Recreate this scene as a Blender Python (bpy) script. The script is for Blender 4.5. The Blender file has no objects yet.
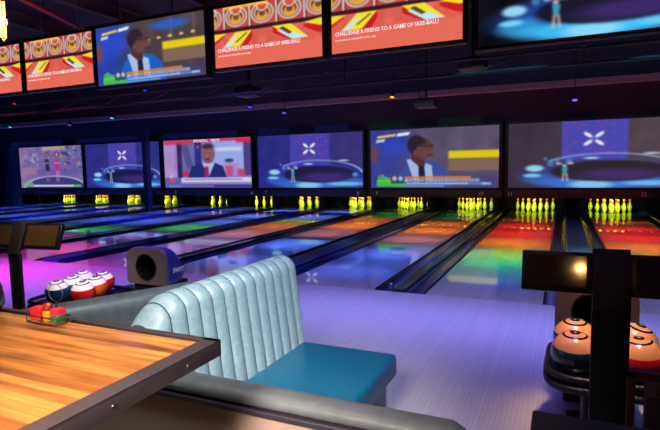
import bpy, bmesh, math, random
import numpy as np
from mathutils import Vector, Matrix
random.seed(7); rng = np.random.default_rng(7)
C = bpy.context.scene.collection
PI = math.pi

# ---------------------------------------------------------------- materials
def lin(c):
    return tuple(((v/255)/12.92 if v/255 <= .04045 else ((v/255+.055)/1.055)**2.4) for v in c)
MATS = {}
def mat(name, col, rough=.5, metal=0, coat=0, var=.12, scale=30, emit=0, bump=0, spec=.5):
    if name in MATS: return MATS[name]
    m = bpy.data.materials.new(name); m.use_nodes = True
    nt = m.node_tree; b = nt.nodes['Principled BSDF']
    c = lin(col)
    tc = nt.nodes.new('ShaderNodeTexCoord'); n = nt.nodes.new('ShaderNodeTexNoise'); n.inputs['Scale'].default_value = scale
    nt.links.new(tc.outputs['Object'], n.inputs['Vector'])
    mx = nt.nodes.new('ShaderNodeMix'); mx.data_type = 'RGBA'
    mx.inputs['A'].default_value = (*[v*(1-var) for v in c], 1); mx.inputs['B'].default_value = (*[min(1, v*(1+var)) for v in c], 1)
    nt.links.new(n.outputs['Fac'], mx.inputs['Factor']); nt.links.new(mx.outputs['Result'], b.inputs['Base Color'])
    b.inputs['Roughness'].default_value = rough; b.inputs['Metallic'].default_value = metal
    b.inputs['Coat Weight'].default_value = coat; b.inputs['Coat Roughness'].default_value = .08
    b.inputs['Specular IOR Level'].default_value = spec
    if emit:
        nt.links.new(mx.outputs['Result'], b.inputs['Emission Color']); b.inputs['Emission Strength'].default_value = emit
    if bump:
        bp = nt.nodes.new('ShaderNodeBump'); bp.inputs['Strength'].default_value = bump; bp.inputs['Distance'].default_value = .01
        nt.links.new(n.outputs['Fac'], bp.inputs['Height']); nt.links.new(bp.outputs['Normal'], b.inputs['Normal'])
    MATS[name] = m; return m
def ramp(nt, stops, interp='LINEAR'):
    r = nt.nodes.new('ShaderNodeValToRGB'); r.color_ramp.interpolation = interp
    e = r.color_ramp.elements
    while len(e) < len(stops): e.new(.5)
    for k, (p, c) in enumerate(stops): e[k].position = p; e[k].color = (*lin(c), 1)
    return r

def m_boards(name, c1, c2, width, rough, coat, line=.25, axis=0, length=1.2, spec=.5, coatior=1.5, grain=.7, crough=.07):
    """narrow strip flooring / butcher block: boards along one axis, procedural brick pattern"""
    m = bpy.data.materials.new(name); m.use_nodes = True; nt = m.node_tree; b = nt.nodes['Principled BSDF']
    tc = nt.nodes.new('ShaderNodeTexCoord'); mp = nt.nodes.new('ShaderNodeMapping')
    nt.links.new(tc.outputs['Object'], mp.inputs['Vector'])
    if axis == 1: mp.inputs['Rotation'].default_value = (0, 0, PI/2)
    br = nt.nodes.new('ShaderNodeTexBrick'); nt.links.new(mp.outputs['Vector'], br.inputs['Vector'])
    br.inputs['Scale'].default_value = 1; br.inputs['Brick Width'].default_value = length; br.inputs['Row Height'].default_value = width
    br.inputs['Mortar Size'].default_value = width*.06; br.inputs['Mortar Smooth'].default_value = .3
    br.offset = .37; br.inputs['Bias'].default_value = 0
    br.inputs['Color1'].default_value = (*lin(c1), 1); br.inputs['Color2'].default_value = (*lin(c2), 1)
    mid = [a*(1-line) for a in lin([(a+b_)/2 for a, b_ in zip(c1, c2)])]
    br.inputs['Mortar'].default_value = (*mid, 1)
    n = nt.nodes.new('ShaderNodeTexNoise'); n.inputs['Scale'].default_value = 6; n.inputs['Detail'].default_value = 6
    mp2 = nt.nodes.new('ShaderNodeMapping'); nt.links.new(mp.outputs['Vector'], mp2.inputs['Vector']); mp2.inputs['Scale'].default_value = (.8, 9, 1)
    nt.links.new(mp2.outputs['Vector'], n.inputs['Vector'])
    r = ramp(nt, [(.3, (150, 150, 150)), (.65, (255, 255, 255))]); nt.links.new(n.outputs['Fac'], r.inputs['Fac'])
    mx = nt.nodes.new('ShaderNodeMix'); mx.data_type = 'RGBA'; mx.blend_type = 'MULTIPLY'; mx.inputs['Factor'].default_value = grain
    nt.links.new(br.outputs['Color'], mx.inputs['A']); nt.links.new(r.outputs['Color'], mx.inputs['B'])
    nt.links.new(mx.outputs['Result'], b.inputs['Base Color'])
    b.inputs['Roughness'].default_value = rough; b.inputs['Coat Weight'].default_value = coat; b.inputs['Coat Roughness'].default_value = crough
    b.inputs['Coat IOR'].default_value = coatior; b.inputs['Specular IOR Level'].default_value = spec
    MATS[name] = m; return m
m_lane = m_boards('lane_maple', (205, 190, 175), (190, 172, 155), .027, .35, 1, .12, 1, 1.4, coatior=1.9, grain=.1, crough=.02)
m_approach = m_boards('approach_maple', (200, 192, 196), (190, 182, 186), .027, .36, .6, .3, 1, 2.0, grain=.08)
m_table = m_boards('butcher_block', (218, 142, 68), (150, 84, 36), .024, .3, .6, .2, 0, 1.6, grain=.95)

m_black = mat('matte_black', (14, 13, 14), .45, var=.2)
m_bezel = mat('bezel_black', (9, 9, 11), .35)
m_navy = mat('navy_wall_paint', (46, 44, 66), .8)
m_ceil = mat('dark_ceiling', (44, 38, 50), .9)
m_joist = mat('painted_joist', (84, 66, 78), .7)
m_redpipe = mat('red_pipe', (150, 34, 50), .5)
m_lip = mat('beam_paint', (120, 92, 112), .6)
m_mask = mat('mask_panel', (58, 52, 62), .5)
m_pit = mat('pit_black', (2, 2, 3), .8, spec=.1)
m_deck = mat('pin_deck', (20, 19, 16), .07, coat=1)
m_gutter = mat('gutter_plastic', (40, 50, 110), .25, coat=.6)
m_cap = mat('divider_cap', (24, 24, 40), .3, coat=.5)
m_capblue = mat('blue_ribbed_cap', (40, 50, 170), .35, coat=.5)
m_green = mat('green_edge_strip', (120, 170, 40), .3)
m_chrome = mat('steel', (150, 150, 155), .28, metal=1)
m_iron = mat('dark_steel_angle', (84, 74, 78), .36, metal=.6, var=.3, scale=12)
m_vinyl = mat('pale_teal_vinyl', (136, 158, 164), .36, var=.3, scale=45, bump=.15, spec=.6)
m_seat = mat('teal_seat_vinyl', (6, 90, 118), .33, var=.06, scale=20, bump=.05)
m_greyv = mat('grey_vinyl', (88, 92, 94), .42, var=.35, scale=22, bump=.15)
m_panel = mat('beige_laminate', (150, 126, 108), .5, var=.04)
m_trim = mat('dark_trim', (46, 38, 48), .4)
m_brown = mat('bronze_plate', (34, 22, 16), .5, var=.15)
m_post = mat('post_black', (14, 11, 10), .5)
m_hoodblue = mat('navy_hood_plastic', (34, 44, 130), .4)
m_hoodgrey = mat('grey_hood_plastic', (112, 94, 94), .45)
m_traynavy = mat('navy_tray_plastic', (14, 16, 52), .3, coat=.4)
m_white = mat('white_lettering', (225, 225, 235), .5)
m_number = mat('mask_numeral_paint', (230, 225, 235), .6)
m_wood = mat('stained_wood_frame', (92, 42, 24), .5, var=.25, scale=15)
m_slat = mat('grey_slat_paint', (44, 40, 52), .7)
m_reflection = mat('yellow_reflection_paint', (240, 190, 20), .4)
m_dark_glass = mat('monitor_glass', (66, 44, 24), .07, coat=.6)

def m_grad_screen(): return m_dark_glass
def m_vcol(name, strength=1.0):
    m = bpy.data.materials.new(name); m.use_nodes = True; nt = m.node_tree
    for n in list(nt.nodes): nt.nodes.remove(n)
    o = nt.nodes.new('ShaderNodeOutputMaterial'); e = nt.nodes.new('ShaderNodeEmission'); a = nt.nodes.new('ShaderNodeAttribute')
    a.attribute_name = 'picture'; nt.links.new(a.outputs['Color'], e.inputs['Color']); e.inputs['Strength'].default_value = strength
    nt.links.new(e.outputs[0], o.inputs['Surface']); return m
m_picture = m_vcol('lit_screen_picture', 1.0)
m_picture_tv = m_vcol('lit_tv_picture', 1.1)
def emis(name, col, s):
    if name in MATS: return MATS[name]
    return mat(name, col, .5, var=.02, emit=s)
m_txt = emis('lit_white_text', (255, 235, 235), .9)

def m_ball(name, col, cap=(235, 215, 200), thr=.012):
    m = bpy.data.materials.new(name); m.use_nodes = True; nt = m.node_tree; b = nt.nodes['Principled BSDF']
    L = nt.links.new
    tc = nt.nodes.new('ShaderNodeTexCoord'); sp = nt.nodes.new('ShaderNodeSeparateXYZ'); L(tc.outputs['Object'], sp.inputs[0])
    def mth(op, a, bv=None):
        n = nt.nodes.new('ShaderNodeMath'); n.operation = op
        for k, v in enumerate((a, bv)):
            if v is None: continue
            if isinstance(v, (int, float)): n.inputs[k].default_value = v
            else: L(v, n.inputs[k])
        return n.outputs[0]
    gt = mth('GREATER_THAN', sp.outputs['Z'], thr)
    r2 = mth('SQRT', mth('ADD', mth('MULTIPLY', sp.outputs['X'], sp.outputs['X']), mth('MULTIPLY', sp.outputs['Y'], sp.outputs['Y'])))
    ring = mth('LESS_THAN', mth('ABSOLUTE', mth('SUBTRACT', r2, .054)), .005)
    core = mth('LESS_THAN', mth('ABSOLUTE', mth('SUBTRACT', r2, .016)), .009)
    mk = mth('MULTIPLY', mth('MAXIMUM', ring, core), mth('GREATER_THAN', sp.outputs['Z'], 0))
    n = nt.nodes.new('ShaderNodeTexNoise'); n.inputs['Scale'].default_value = 25; L(tc.outputs['Object'], n.inputs['Vector'])
    a = nt.nodes.new('ShaderNodeMix'); a.data_type = 'RGBA'; L(gt, a.inputs['Factor'])
    bb = nt.nodes.new('ShaderNodeMix'); bb.data_type = 'RGBA'; L(n.outputs['Fac'], bb.inputs['Factor'])
    bb.inputs['A'].default_value = (*lin(col), 1); bb.inputs['B'].default_value = (*[v*.8 for v in lin(col)], 1)
    L(bb.outputs['Result'], a.inputs['A']); a.inputs['B'].default_value = (*lin(cap), 1)
    c = nt.nodes.new('ShaderNodeMix'); c.data_type = 'RGBA'; L(mk, c.inputs['Factor']); L(a.outputs['Result'], c.inputs['A'])
    c.inputs['B'].default_value = (*lin((20, 18, 30)), 1)
    L(c.outputs['Result'], b.inputs['Base Color'])
    b.inputs['Roughness'].default_value = .2; b.inputs['Coat Weight'].default_value = .6
    return m
def m_pin():
    m = bpy.data.materials.new('pin_plastic'); m.use_nodes = True; nt = m.node_tree; b = nt.nodes['Principled BSDF']
    tc = nt.nodes.new('ShaderNodeTexCoord'); sp = nt.nodes.new('ShaderNodeSeparateXYZ'); nt.links.new(tc.outputs['Object'], sp.inputs[0])
    mr = nt.nodes.new('ShaderNodeMapRange'); mr.inputs['From Max'].default_value = .381; nt.links.new(sp.outputs['Z'], mr.inputs['Value'])
    r = ramp(nt, [(0, (190, 215, 30)), (.60, (205, 225, 40)), (.66, (225, 60, 20)), (.72, (235, 150, 30)), (.77, (220, 50, 20)), (.84, (215, 200, 50))], 'CONSTANT')
    nt.links.new(mr.outputs['Result'], r.inputs['Fac']); nt.links.new(r.outputs['Color'], b.inputs['Base Color'])
    b.inputs['Roughness'].default_value = .35; return m
m_pinmat = m_pin()

# ---------------------------------------------------------------- mesh helpers
def box(bm, c, s, M=None, bev=0):
    r = bmesh.ops.create_cube(bm, size=1); vs = r['verts']
    bmesh.ops.scale(bm, vec=s, verts=vs)
    if bev:
        es = list({e for v in vs for e in v.link_edges})
        rr = bmesh.ops.bevel(bm, geom=es, offset=bev, segments=3, profile=.5, affect='EDGES')
        vs = list({v for f in rr['faces'] for v in f.verts} | {v for v in vs if v.is_valid})
    bmesh.ops.translate(bm, vec=c, verts=vs)
    if M is not None: bmesh.ops.transform(bm, matrix=M, verts=vs)
    return vs
def tube(bm, pts, r, seg=10, closed=False):
    pts = [Vector(p) for p in pts]; n = len(pts); rings = []
    for i, p in enumerate(pts):
        if closed: d = (pts[(i+1) % n]-pts[i-1])
        else: d = pts[min(i+1, n-1)]-pts[max(i-1, 0)]
        d.normalize(); up = Vector((0, 0, 1)) if abs(d.z) < .95 else Vector((1, 0, 0))
        a = d.cross(up).normalized(); b = a.cross(d)
        rr = r[i] if isinstance(r, (list, tuple)) else r
        rings.append([bm.verts.new(p+rr*(math.cos(t)*a+math.sin(t)*b)) for t in [2*PI*k/seg for k in range(seg)]])
    for i in range(n if closed else n-1):
        A, B = rings[i], rings[(i+1) % n]
        for k in range(seg): bm.faces.new((A[k], A[(k+1) % seg], B[(k+1) % seg], B[k]))
    if not closed: bm.faces.new(rings[0][::-1]); bm.faces.new(rings[-1])
def lathe(bm, prof, seg=20, c=(0, 0, 0), M=None):
    rings = []; vs = []
    for r, z in prof:
        ring = [bm.verts.new((c[0]+r*math.cos(2*PI*k/seg), c[1]+r*math.sin(2*PI*k/seg), c[2]+z)) for k in range(seg)]
        rings.append(ring); vs += ring
    for A, B in zip(rings, rings[1:]):
        for k in range(seg): bm.faces.new((A[k], A[(k+1) % seg], B[(k+1) % seg], B[k]))
    bm.faces.new(rings[0][::-1]); bm.faces.new(rings[-1])
    if M is not None: bmesh.ops.transform(bm, matrix=M, verts=vs)
    return vs
def prism(bm, poly, y0, y1, plane='XZ'):
    def v(a, b, t): return (a, t, b) if plane == 'XZ' else ((t, a, b) if plane == 'YZ' else (a, b, t))
    A = [bm.verts.new(v(a, b, y0)) for a, b in poly]; B = [bm.verts.new(v(a, b, y1)) for a, b in poly]
    n = len(poly)
    for k in range(n): bm.faces.new((A[k], A[(k+1) % n], B[(k+1) % n], B[k]))
    bm.faces.new(A[::-1]); bm.faces.new(B)
def obj(name, bm, m, parent=None, smooth=True, ang=40):
    bmesh.ops.recalc_face_normals(bm, faces=bm.faces)
    me = bpy.data.meshes.new(name); bm.to_mesh(me); bm.free()
    if smooth:
        me.shade_smooth(); me.set_sharp_from_angle(angle=math.radians(ang))
    me.materials.append(m); o = bpy.data.objects.new(name, me); C.objects.link(o)
    if parent: o.parent = parent
    return o
def B(): return bmesh.new()
def boxobj(name, c, s, m, parent=None, bev=0):
    b = B(); box(b, c, s, bev=bev); return obj(name, b, m, parent)
def tag(o, label, cat, group=None, kind=None):
    o['label'] = label; o['category'] = cat
    if group: o['group'] = group
    if kind: o['kind'] = kind
    return o
def thing(name, label, cat, loc=(0, 0, 0), rotz=0, group=None):
    o = bpy.data.objects.new(name, None); C.objects.link(o); o.location = loc; o.rotation_euler = (0, 0, rotz)
    o.empty_display_size = .1
    return tag(o, label, cat, group)
def struct(o, label=None, cat=None):
    o['kind'] = 'structure'
    if label: o['label'] = label; o['category'] = cat
    return o
def text(name, body, size, M, m, parent=None, ext=.001, align='CENTER', sx=1, bold=0):
    cu = bpy.data.curves.new('lettering', 'FONT'); cu.body = body; cu.size = size; cu.extrude = ext; cu.align_x = align; cu.align_y = 'CENTER'
    cu.offset = bold; cu.resolution_u = 3
    t = bpy.data.objects.new('lettering', cu); C.objects.link(t)
    dg = bpy.context.evaluated_depsgraph_get(); me = bpy.data.meshes.new_from_object(t.evaluated_get(dg))
    bpy.data.objects.remove(t); bpy.data.curves.remove(cu)
    me.transform(M @ Matrix.Diagonal((sx, 1, 1, 1))); me.materials.clear(); me.materials.append(m)
    o = bpy.data.objects.new(name, me); C.objects.link(o); o.parent = parent; return o
FACE = Matrix.Rotation(PI/2, 4, 'X')      # text lying in XZ facing -Y
def light(name, kind, loc, col, power, size=None, sizey=None, target=None, spread=None, radius=.05):
    l = bpy.data.lights.new(name, kind); l.color = lin(col) if max(col) > 1 else col; l.energy = power
    if kind == 'AREA':
        l.shape = 'RECTANGLE'; l.size = size; l.size_y = sizey or size
        if spread: l.spread = math.radians(spread)
    else: l.shadow_soft_size = radius
    o = bpy.data.objects.new(name, l); C.objects.link(o); o.location = loc
    if target is not None:
        d = Vector(target)-Vector(loc); o.rotation_euler = d.to_track_quat('-Z', 'Y').to_euler()
    return o

# ---------------------------------------------------------------- layout numbers (metres)
FOUL = 5.6; DECK = 16.2; PIT = 18.0; MY = 14.4
PAIRS = [.265, -3.665, -7.595, -11.65, -16.1, -20.1]       # lanes 11-12, 9-10, 7-8, 5-6, 3-4, 1-2
LANES = {}
for k, pc in enumerate(PAIRS):
    LANES[12-2*k] = pc+1.04; LANES[11-2*k] = pc-1.04
LW = 1.23

# ---------------------------------------------------------------- setting
struct(boxobj('floor', (-8, 1.3, -.05), (34, 8.6, .1), m_approach))
b = B(); box(b, (-8, 12, -.2), (34, 12.8, .2)); struct(obj('trim_1', b, m_pit))          # slab under the lanes
struct(boxobj('ceiling', (-8, 7.5, 5.05), (34, 21.2, .1), m_ceil))
struct(boxobj('wall_back', (-8, 18.3, 2.4), (34, .2, 5.4), m_navy))
b = B(); box(b, (-9.5, MY+.3, 2.925), (31, .2, 4.65)); struct(obj('wall_front', b, m_navy))  # wall over the lane screens
struct(boxobj('wall_left', (-25.1, 7.5, 2.4), (.2, 21.2, 5.4), m_navy))
struct(boxobj('wall_right', (9.1, 7.5, 2.4), (.2, 21.2, 5.4), m_navy))
struct(boxobj('wall_rear', (-8, -3.1, 2.4), (34, .2, 5.4), m_navy))
struct(boxobj('trim_2', (-9.5, 12.1, 4.1), (31, .16, 1.8), m_navy))       # bulkhead
struct(boxobj('trim_3', (-9.5, 11.98, 3.1), (31, .22, .12), m_lip))       # lip under the bulkhead
b = B()
for k in range(11): box(b, (-23.3+.22*k, MY+.1, 1.25), (.17, .06, 2.5))
struct(obj('trim_4', b, m_slat))
n = 5
for k in range(12):
    b = B(); x = -22+2.2*k; box(b, (x, 5.2, 4.96), (.14, 13, .05)); box(b, (x, 5.2, 4.7), (.14, 13, .04)); box(b, (x, 5.2, 4.83), (.03, 13, .3))
    struct(obj('trim_%d' % n, b, m_joist)); n += 1
for y in (1.5, 4.6, 8.6, 10.6):
    struct(boxobj('trim_%d' % n, (-8, y, 4.6), (30, .12, .16), m_joist)); n += 1
b = B(); tube(b, [(-8.2, 5.2, 4.45), (-10.3, 10.5, 4.45)], .05)
tag(obj('sprinkler_pipe', b, m_redpipe), 'red pipe running under the dark ceiling at upper left', 'pipe')
# column between lanes 4 and 5
b = B(); box(b, (-13.42, 13.9, 2.5), (.2, .2, 5.0), bev=.01); struct(obj('trim_%d' % n, b, mat('column_paint', (34, 34, 70), .6))); n += 1

# ---------------------------------------------------------------- lanes
for ln, cx in LANES.items():
    r = thing('bowling_lane', 'polished maple bowling lane leading to the pins of lane %d' % ln, 'bowling lane', (cx, FOUL, 0), group='bowling lanes')
    y1 = DECK-FOUL
    boxobj('lane_surface', (0, y1/2, -.045), (LW, y1, .09), m_lane, r)
    boxobj('pin_deck', (0, y1+(PIT-DECK)/2, -.045), (LW, PIT-DECK, .09), m_deck, r)
    if ln >= 7:
        for k in range(5):
            b = B(); x = (k-2)*.2; y = 6.85-abs(k-2)*.09
            prism(b, [(x-.03, y-.11), (x+.03, y-.11), (x, y+.13)], .0005, .0035, 'XY'); obj('reflection_dart', b, m_reflection, r)  # yellow darts painted in for lamp reflections on the lane

def gutter_profile(x0, x1, n=10):
    pts = []
    for k in range(n+1):
        t = PI*k/n; pts.append((x0+(x1-x0)*(1-math.cos(t))/2, -.05*math.sin(t)-.004))
    return pts+[(x1, -.09), (x0, -.09)]
edges = []
xs = sorted(LANES.items(), key=lambda t: t[1])
for (la, xa), (lb, xb) in zip(xs, xs[1:]):
    x0 = xa+LW/2+.004; x1 = xb-LW/2-.004; w = x1-x0; wide = (la % 2 == 1)
    g = .235; c = (x0+x1)/2
    r = thing('lane_divider', 'dark gutters with %s between lanes %d and %d' % ('wide blue cap' if wide else 'narrow cap', la, lb), 'lane divider', (c, FOUL+.0, 0), group='gutter dividers between the lanes')
    for s in (-1, 1):
        b = B(); a0, a1 = (-w/2, -w/2+g) if s < 0 else (w/2-g, w/2)
        prism(b, gutter_profile(a0, a1), .01, PIT-FOUL-.3); obj('gutter', b, m_gutter, r)
        b = B(); xx = (-w/2+.012) if s < 0 else (w/2-.012); box(b, (xx, (PIT-FOUL)/2-.1, .004), (.024, PIT-FOUL-.4, .016)); obj('edge_rail', b, m_black, r)
    cw = w-2*g
    b = B()
    prism(b, [(-cw/2, -.09), (-cw/2, .015), (-cw/2+.02, .035), (cw/2-.02, .035), (cw/2, .015), (cw/2, -.09)], .01, PIT-FOUL-.3)
    if wide:
        for k in range(5): box(b, ((k-2)*.055, (PIT-FOUL)/2-.15, .038), (.02, PIT-FOUL-.33, .01))
    obj('cap', b, m_capblue if wide else m_cap, r)
    for s in (-1, 1):
        b = B(); box(b, (s*(cw/2-.012), (PIT-FOUL)/2-.15, .037), (.016, PIT-FOUL-.4, .008)); obj('edge_strip', b, m_green if lb in (12, 11) else m_cap, r)
    if not wide:
        b = B(); lathe(b, [(.02, 0), (.034, .012), (.036, .035), (.022, .055), (.004, .06)], 14, (-.1, .05, .034)); obj('foul_sensor', b, m_chrome, r)
# outermost dividers
for s, (ln, cx) in ((1, xs[-1]), (-1, xs[0])):
    x0 = cx+s*(LW/2+.004)
    r = thing('lane_divider', 'outer gutter running along the %s side of lane %d' % ('right' if s > 0 else 'left', ln), 'lane divider', (x0, FOUL, 0), group='gutter dividers between the lanes')
    b = B(); a = sorted((0, s*.235)); prism(b, gutter_profile(*a), .01, PIT-FOUL-.3); obj('gutter', b, m_gutter, r)
    b = B(); box(b, (s*.4, (PIT-FOUL)/2, -.03), (.32, PIT-FOUL-.3, .12)); obj('cap', b, m_cap, r)

# kickback partitions between pin decks
bounds = []
for (la, xa), (lb, xb) in zip(xs, xs[1:]):
    w = xb-xa-LW-.1; c = (xa+xb)/2
    b = B(); box(b, (c, 17.35, .5), (w, 1.45, .9), bev=.01)
    tag(obj('pin_deck_partition', b, m_pit), 'black partition wall beside the pin decks between lanes %d and %d' % (la, lb), 'partition', 'black partitions between pin decks')
b = B(); box(b, (-9, 17.9, .5), (26, .1, 1.0)); tag(obj('pit_curtain', b, m_pit), 'black curtain closing off the pit behind all the pins', 'curtain')

for ln in range(7, 13):
    r = thing('pit_lamp', 'row of small yellow lamps high behind the pins of lane %d' % ln, 'lamp', (LANES[ln], 17.8, .66), group='yellow lamp rows mirrored in the lanes')
    b = B(); box(b, (0, 0, .03), (1.0, .06, .03)); obj('housing', b, m_black, r)
    for k in range(5):
        b = B(); lathe(b, [(.01, -.03), (.035, -.02), (.04, 0), (.03, .014)], 12, c=((k-2)*.2, 0, 0)); obj('bulb', b, emis('yellow_bulb', (255, 210, 30), 2.5), r)
# pins
PROF = [(.0258, 0), (.036, .012), (.050, .05), (.0585, .10), (.0605, .115), (.057, .15), (.044, .20), (.030, .235), (.0235, .255), (.0245, .28), (.030, .31), (.0325, .335), (.029, .36), (.017, .376), (.004, .381)]
pin0 = None
POS = [(0, 0, 'head pin'), (-1, 1, 'left pin of the second row'), (1, 1, 'right pin of the second row'), (-2, 2, 'left pin of the third row'),
       (0, 2, 'middle pin of the third row'), (2, 2, 'right pin of the third row'), (-3, 3, 'far left pin of the back row'),
       (-1, 3, 'second pin from left in the back row'), (1, 3, 'second pin from right in the back row'), (3, 3, 'far right pin of the back row')]
for ln, cx in LANES.items():
    for ix, iy, nm in POS:
        if pin0 is None:
            b = B(); lathe(b, [(r*1.08, z) for r, z in PROF], 16); pin0 = obj('bowling_pin', b, m_pinmat, ang=80); o = pin0
        else:
            o = pin0.copy(); C.objects.link(o)
        o.location = (cx+ix*.173, 16.6+iy*.264, .0005)
        tag(o, 'yellow-green bowling pin, %s on lane %d' % (nm, ln), 'bowling pin', 'racked bowling pins at the lane ends')

# ---------------------------------------------------------------- screen pictures (painted in code, stored per vertex)
class Pic:
    def __init__(s, w, h, bg):
        s.w, s.h = w, h; s.a = np.zeros((h, w, 3)); s.a[:] = bg
        s.v, s.u = np.mgrid[0:1:h*1j, 0:1:w*1j]
    def mixm(s, m, c, al=1): m = np.clip(m, 0, 1)[..., None]*al; s.a = s.a*(1-m)+np.array(c, float)*m
    def rect(s, u0, v0, u1, v1, c, al=1, soft=.006):
        f = lambda d: np.clip(d/soft+.5, 0, 1)
        s.mixm(f(s.u-u0)*f(u1-s.u)*f(s.v-v0)*f(v1-s.v), c, al)
    def ell(s, u, v, ru, rv, c, al=1, soft=.15):
        d = np.sqrt(((s.u-u)/ru)**2+((s.v-v)/rv)**2); s.mixm((1-d)/soft+.5, c, al)
    def ring(s, u, v, ru, rv, wd, c, al=1, cond=None):
        d = np.abs(np.sqrt(((s.u-u)/ru)**2+((s.v-v)/rv)**2)-1); m = np.clip(1.3-d/wd, 0, 1)
        if cond is not None: m = m*cond(s.u, s.v)
        s.mixm(m, c, al)
    def poly(s, pts, c, al=1, soft=.008):
        n = len(pts); area = sum(pts[i][0]*pts[(i+1) % n][1]-pts[(i+1) % n][0]*pts[i][1] for i in range(n)); sg = 1 if area > 0 else -1
        m = np.ones_like(s.u)
        for i in range(n):
            (x0, y0), (x1, y1) = pts[i], pts[(i+1) % n]; L = math.hypot(x1-x0, y1-y0) or 1
            m = np.minimum(m, np.clip(sg*((x1-x0)*(s.v-y0)-(y1-y0)*(s.u-x0))/L/soft+.5, 0, 1))
        s.mixm(m, c, al)
    def noise(s, k, amp):
        g = rng.normal(0, amp, (k, k*2, 1)); yi = np.linspace(0, k-1.001, s.h); xi = np.linspace(0, 2*k-1.001, s.w)
        y0 = yi.astype(int); x0 = xi.astype(int); fy = (yi-y0)[:, None, None]; fx = (xi-x0)[None, :, None]
        G = lambda a, b_: g[a][:, b_]
        s.a = s.a+(G(y0, x0)*(1-fy)*(1-fx)+G(y0+1, x0)*fy*(1-fx)+G(y0, x0+1)*(1-fy)*fx+G(y0+1, x0+1)*fy*fx)
    def dashes(s, u0, u1, v, hgt, c, n, al=.8):
        x = u0
        while x < u1:
            wd = rng.uniform(.006, .02); s.rect(x, v-hgt/2, min(x+wd, u1), v+hgt/2, c, al); x += wd+.006

def arena(bg1, bg2, banner, floor, ringc, W=190, H=86):
    p = Pic(W, H, bg1); p.mixm(np.clip((p.u-.12)*1.3, 0, 1), bg2)
    p.noise(9, 3)
    p.ell(.58, .80, .50, .22, ringc, .6, .4)
    p.ell(.5, .93, .3, .09, floor, .9, .5); p.ell(.82, .9, .26, .08, floor, .8, .6); p.ell(.5, .95, .12, .06, (150, 215, 240), .8, .6)
    p.ell(.84, .93, .16, .035, (120, 200, 235), .8, .6)
    p.ell(.19, .86, .1, .08, floor, .6, .7)
    p.ell(.6, .75, .34, .155, [x*.55 for x in bg2], .95, .1); p.ell(.66, .8, .22, .08, (80, 50, 140), .6, .8)
    p.rect(.325, -.1, .70, .58, banner, .95)
    for k in range(34):
        u, v = rng.uniform(.335, .69), rng.uniform(.0, .55); p.ell(u, v, .012, .022, (150, 60, 140), .55, .9)
    p.ring(.58, .76, .42, .27, .035, (160, 205, 240), .8, lambda u, v: (v < .72)*(u > .25)*1.)
    p.ell(.83, .505, .05, .012, (220, 240, 250), .9, .6); p.ell(.5, .555, .045, .014, (200, 225, 250), .9, .6)
    p.ell(.165, .70, .055, .05, (150, 215, 240), .95, .5); p.ell(.15, .81, .055, .028, (120, 205, 235), .95, .5)
    p.ell(.93, .76, .025, .04, (70, 150, 215), .9, .6)
    for u, v, r in ((.23, .56, .012), (.3, .58, .015), (.26, .63, .02), (.37, .6, .02)): p.ell(u, v, r, r*2, (90, 140, 215), .7, .8)
    for sx in (-1, 1):
        for sy in (-1, 1):
            uu, vv = .51+sx*.032, .27+sy*.058
            du, dv = (p.u-uu), (p.v-vv)/2.2; t = math.atan2(sy*.7, sx)
            a_ = du*math.cos(t)+dv*math.sin(t); b_ = -du*math.sin(t)+dv*math.cos(t)
            p.mixm((1-np.sqrt((a_/.03)**2+(b_/.011)**2))/.4+.5, (235, 238, 248))
    # small figure with raised arms
    p.ell(.345, .665, .014, .02, (205, 190, 200), .9, .5); p.poly([(.33, .69), (.365, .69), (.36, .78), (.335, .78)], (60, 160, 200), .9)
    p.poly([(.335, .78), (.347, .78), (.34, .9), (.33, .9)], (215, 175, 170), .9); p.poly([(.35, .78), (.362, .78), (.37, .9), (.36, .9)], (215, 175, 170), .9)
    p.ell(.31, .63, .02, .018, (210, 215, 230), .7, .6); p.ell(.38, .63, .02, .018, (210, 215, 230), .7, .6)
    return p
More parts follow.
